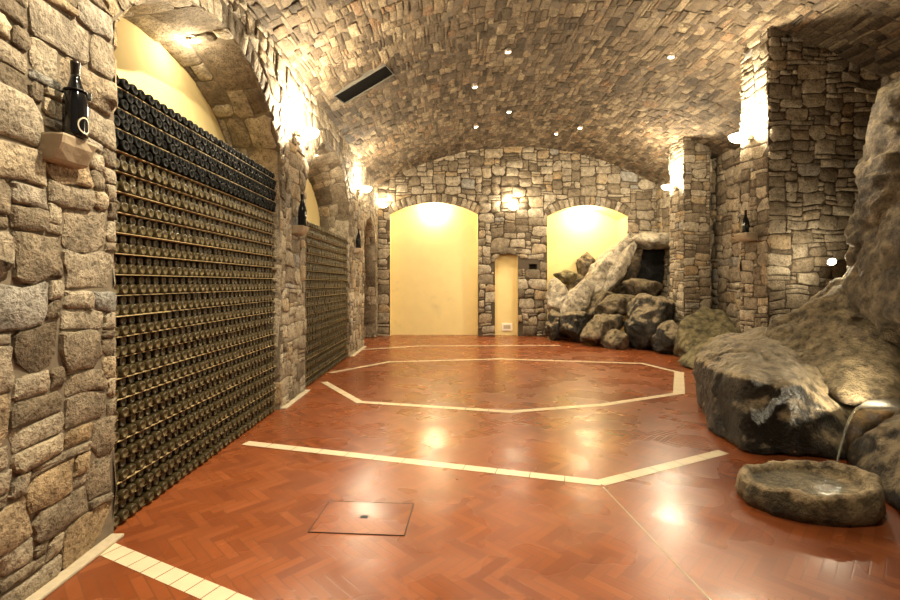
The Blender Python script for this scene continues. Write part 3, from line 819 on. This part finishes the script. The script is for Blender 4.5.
# mid boulders at the foot of the piers
rock([W(678, 345, 10.2), W(683, 318, 10.5), W(700, 308, 10.7), W(722, 310, 10.6), W(738, 330, 10.1), W(735, 348, 9.8), W(690, 350, 9.9), (5.2, 10.9, 0), (6.2, 10.9, 0), (6.2, 9.6, 0), (5.1, 9.5, 0), (6.0, 10.9, .9)], 'rockmoss', 'mossy boulder at the foot of the slimmer pier', 13, 5, .05, .012, 40, group=RG)
rock([W(676, 362, 9.5), W(700, 342, 9.4), W(735, 336, 9.0), W(760, 340, 8.4), W(745, 365, 8.2), W(700, 372, 8.6), (4.7, 9.4, 0), (6.3, 9.4, 0), (6.3, 7.9, 0), (4.6, 8.4, 0), (6.2, 8.0, .6), (6.2, 9.3, .6)], 'rockmoss', 'low mossy rock between the large dark boulder and the piers', 14, 5, .05, .012, 40, group=RG)
# cascade rocks at the end of the room
blob(559, 302, 13, 26, 10, 14.1, .6, 'rockpale', 'upright grey rock at the jamb of the rock arch', 21, group=CG)
blob(556, 326, 11, 15, 0, 13.7, .45, 'rockdark', 'dark rock on the floor below the upright grey rock', 22, group=CG)
blob(601, 276, 49, 15, 51, 14.2, .55, 'rockpale', 'long pale wet slab sloping down from the rock arch', 23, soft=80, group=CG)
blob(617, 272, 36, 7, 57, 13.75, .3, 'rockpale', 'narrow pale ridge of rock along the cave side of the long slab', 37, soft=80, group=CG)
blob(576, 303, 27, 12, 62, 13.7, .35, 'rockpale', 'short pale slab between the long slab and the upright grey rock', 38, soft=80, group=CG)
blob(597, 305, 22, 13, 40, 13.9, .6, 'rock', 'brown rock under the lower end of the long pale slab', 39, group=CG)
blob(585, 265, 8, 12, -20, 15.0, .35, 'rock', 'small rock leaning on the upper edge of the pale slab', 24, group=CG)
blob(565, 277, 12, 7, -15, 14.9, .35, 'rockmoss', 'mossy flat rock behind the upright grey rock', 25, group=CG)
blob(575, 324, 17, 15, 20, 13.2, .5, 'rockdark', 'dark rock at the foot of the pale slab', 26, group=CG)
blob(601, 330, 24, 13, 22, 12.5, .55, 'rock', 'tan rock lying tilted in front of the pale slab', 27, group=CG)
blob(615, 306, 20, 12, 18, 13.2, .5, 'rock', 'grey rock wedged between the pale slab and the big block', 28, group=CG)
blob(643, 287, 19, 9, -8, 13.2, .6, 'rock', 'flat rock forming the lip of the dark cave', 29, group=CG)
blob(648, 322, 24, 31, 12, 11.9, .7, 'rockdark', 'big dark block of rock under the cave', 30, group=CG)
blob(617, 342, 13, 12, 0, 11.9, .4, 'rock', 'bluish small rock on the floor before the big block', 31, group=CG)
blob(668, 337, 13, 19, -25, 11.0, .5, 'rockdark', 'dark rock leaning against the slimmer pier foot', 32, group=CG)
blob(652, 241, 27, 8, -3, 13.9, .7, 'rockpale', 'flat pale rock bridging the top of the dark cave', 33, group=CG)
blob(630, 268, 9, 24, -25, 14.3, .45, 'rock', 'steep grey rock edging the pale slab and the cave', 34, group=CG)
blob(652, 266, 24, 26, 0, 14.25, .3, 'rockblack', 'rock coloured black for the shade at the back of the cave', 35, group=CG)

blob(622, 292, 17, 11, 10, 14.4, .5, 'rock', 'small brown rock deep between the long slab and the cave lip', 40, group=CG)
blob(568, 328, 16, 13, 0, 14.35, .35, 'rockdark', 'dark rock at the back of the arch floor by its jamb', 41, group=CG)
blob(579, 287, 20, 14, 20, 15.0, .35, 'rock', 'brown rock in the arch between the mossy flat rock and the long slab', 42, group=CG)

# ------------------------------------------------------------------ stone basin with water
bc = Vector((2.68, 3.50, 0)); A_, B_ = .475, .32
bm = bmesh.new(); seg = 72; prof = [(.98, .0), (1.04, .05), (1.03, .12), (1.0, .185), (.95, .205), (.87, .20), (.80, .16), (.74, .12), (.5, .10), (.25, .095)]
rings = []
for ri, (r, z) in enumerate(prof):
    ring = []
    for k in range(seg):
        a = 2 * math.pi * k / seg; d = Vector((math.cos(a), math.sin(a), 0))
        rr = r * (1 + .10 * noise.noise(d * 1.6 + Vector((3, 1, 0))) + .07 * noise.noise(d * 4 + Vector((0, 0, z * 9))) + .03 * noise.noise(d * 11 + Vector((0, 0, z * 14))))
        zz = z * (1 + .16 * noise.noise(d * 2.3 + Vector((7, 7, 7)))) + (.022 * noise.noise(d * 9 + Vector((0, 0, ri))) if ri else 0)
        if z > .05: zz += .02 * d.x + .03 * max(0, d.x)
        ring.append(bm.verts.new((A_ * rr * d.x, B_ * rr * d.y, max(zz, .0))))
    if rings:
        for k in range(seg): bm.faces.new((rings[-1][k], rings[-1][(k + 1) % seg], ring[(k + 1) % seg], ring[k]))
    rings.append(ring)
bm.faces.new(rings[-1]); bm.faces.new(rings[0][::-1])
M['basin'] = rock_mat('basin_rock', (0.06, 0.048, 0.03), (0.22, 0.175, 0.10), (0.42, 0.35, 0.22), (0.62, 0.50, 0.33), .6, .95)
o = from_bm('stone_basin', bm, M['basin'], None, True); o.location = bc
tag(o, 'rough hollowed stone basin catching the water on the floor', 'basin')
bm = bmesh.new(); vs = []
for k in range(seg):
    a = 2 * math.pi * k / seg; d = Vector((math.cos(a), math.sin(a), 0)); rr = .80 * (1 + .10 * noise.noise(d * 1.6 + Vector((3, 1, 0))))
    vs.append(bm.verts.new((A_ * rr * d.x, B_ * rr * d.y, 0)))
bm.faces.new(vs); o = from_bm('basin_water', bm, M['water']); o.location = bc + Vector((0, 0, .155)); tag(o, 'shallow still water inside the stone basin', 'water', None, 'stuff')
# pool lip, pool water and spout
p0 = W(857, 407, 4.3)
bm = bmesh.new(); vs = []
for (px, py, Y) in ((856, 409, 4.25), (875, 410, 4.15), (925, 411, 4.05), (940, 400, 4.5), (900, 398, 4.6), (868, 402, 4.5)):
    vs.append(bm.verts.new(W(px, py, Y) * 1.0))
zz = sum(v.co.z for v in vs) / len(vs)
for v in vs: v.co.z = zz
bmesh.ops.translate(bm, verts=bm.verts, vec=(0, 0, 0))
bm.faces.new(vs); o = from_bm('pool_water', bm, M['water']); tag(o, 'small lit pool of water on the rock above the basin', 'water', None, 'stuff')
bm = bmesh.new(); pts = []; q0 = W(858, 408, 4.2); q1 = W(836, 460, 3.75); q1.z = .17
for k in range(15):
    t = k / 14; p = q0.lerp(q1, t ** .75); p.z = q0.z + (q1.z - q0.z) * t ** 1.7; pts.append(p)
tube(bm, pts, [.012 - .005 * k / 14 for k in range(15)], 8); o = from_bm('water_jet', bm, M['water'], None, True); tag(o, 'thin jet of water arcing down into the stone basin', 'water', None, 'stuff')

# small lamps among the rocks
def rock_lamp(p, d, label, energy, lensr=.05, angle=120, bare=False):
    q = Vector(d).to_track_quat('Z', 'Y').to_euler()
    t = thing('rock_lamp', p, label, 'spotlight', None, rot=q)
    from_bm('housing', lathe([(0, -.09), (lensr * .7, -.085), (lensr * 1.0, -.05), (lensr * 1.2, .01), (lensr, .012), (lensr, 0)], 20), M['iron'], t, True)
    from_bm('lens', lathe([(lensr, .004), (lensr * .6, .012), (0, .015)], 20), M['lens'], t, True)
    if bare:
        lamp('rock_light', 'POINT', Vector(p) + Vector(d).normalized() * .1, energy, size=.04); return t
    l = lamp('rock_light', 'SPOT', Vector(p) + Vector(d).normalized() * .06, energy, size=.03, angle=angle); aim(l, d)
    return t
rock_lamp(W(832, 262, 6.5), (-.7, -.45, .25), 'small bright lamp on the rock beside the leaning slab', 15, bare=True)
rock_lamp(W(905, 399, 4.2), (-.45, .8, .28), 'lamp lighting the small pool above the basin', 48, angle=155)

# ------------------------------------------------------------------ world and view
w = bpy.data.worlds.new('world'); SC.world = w; w.use_nodes = True
bg = w.node_tree.nodes['Background']; bg.inputs[0].default_value = (1.0, 0.8, 0.55, 1); bg.inputs[1].default_value = 0.1
SC.view_settings.view_transform = 'Standard'; SC.view_settings.look = 'None'; SC.view_settings.gamma = 1; SC.view_settings.exposure = 0.85
SC.view_settings.use_curve_mapping = False
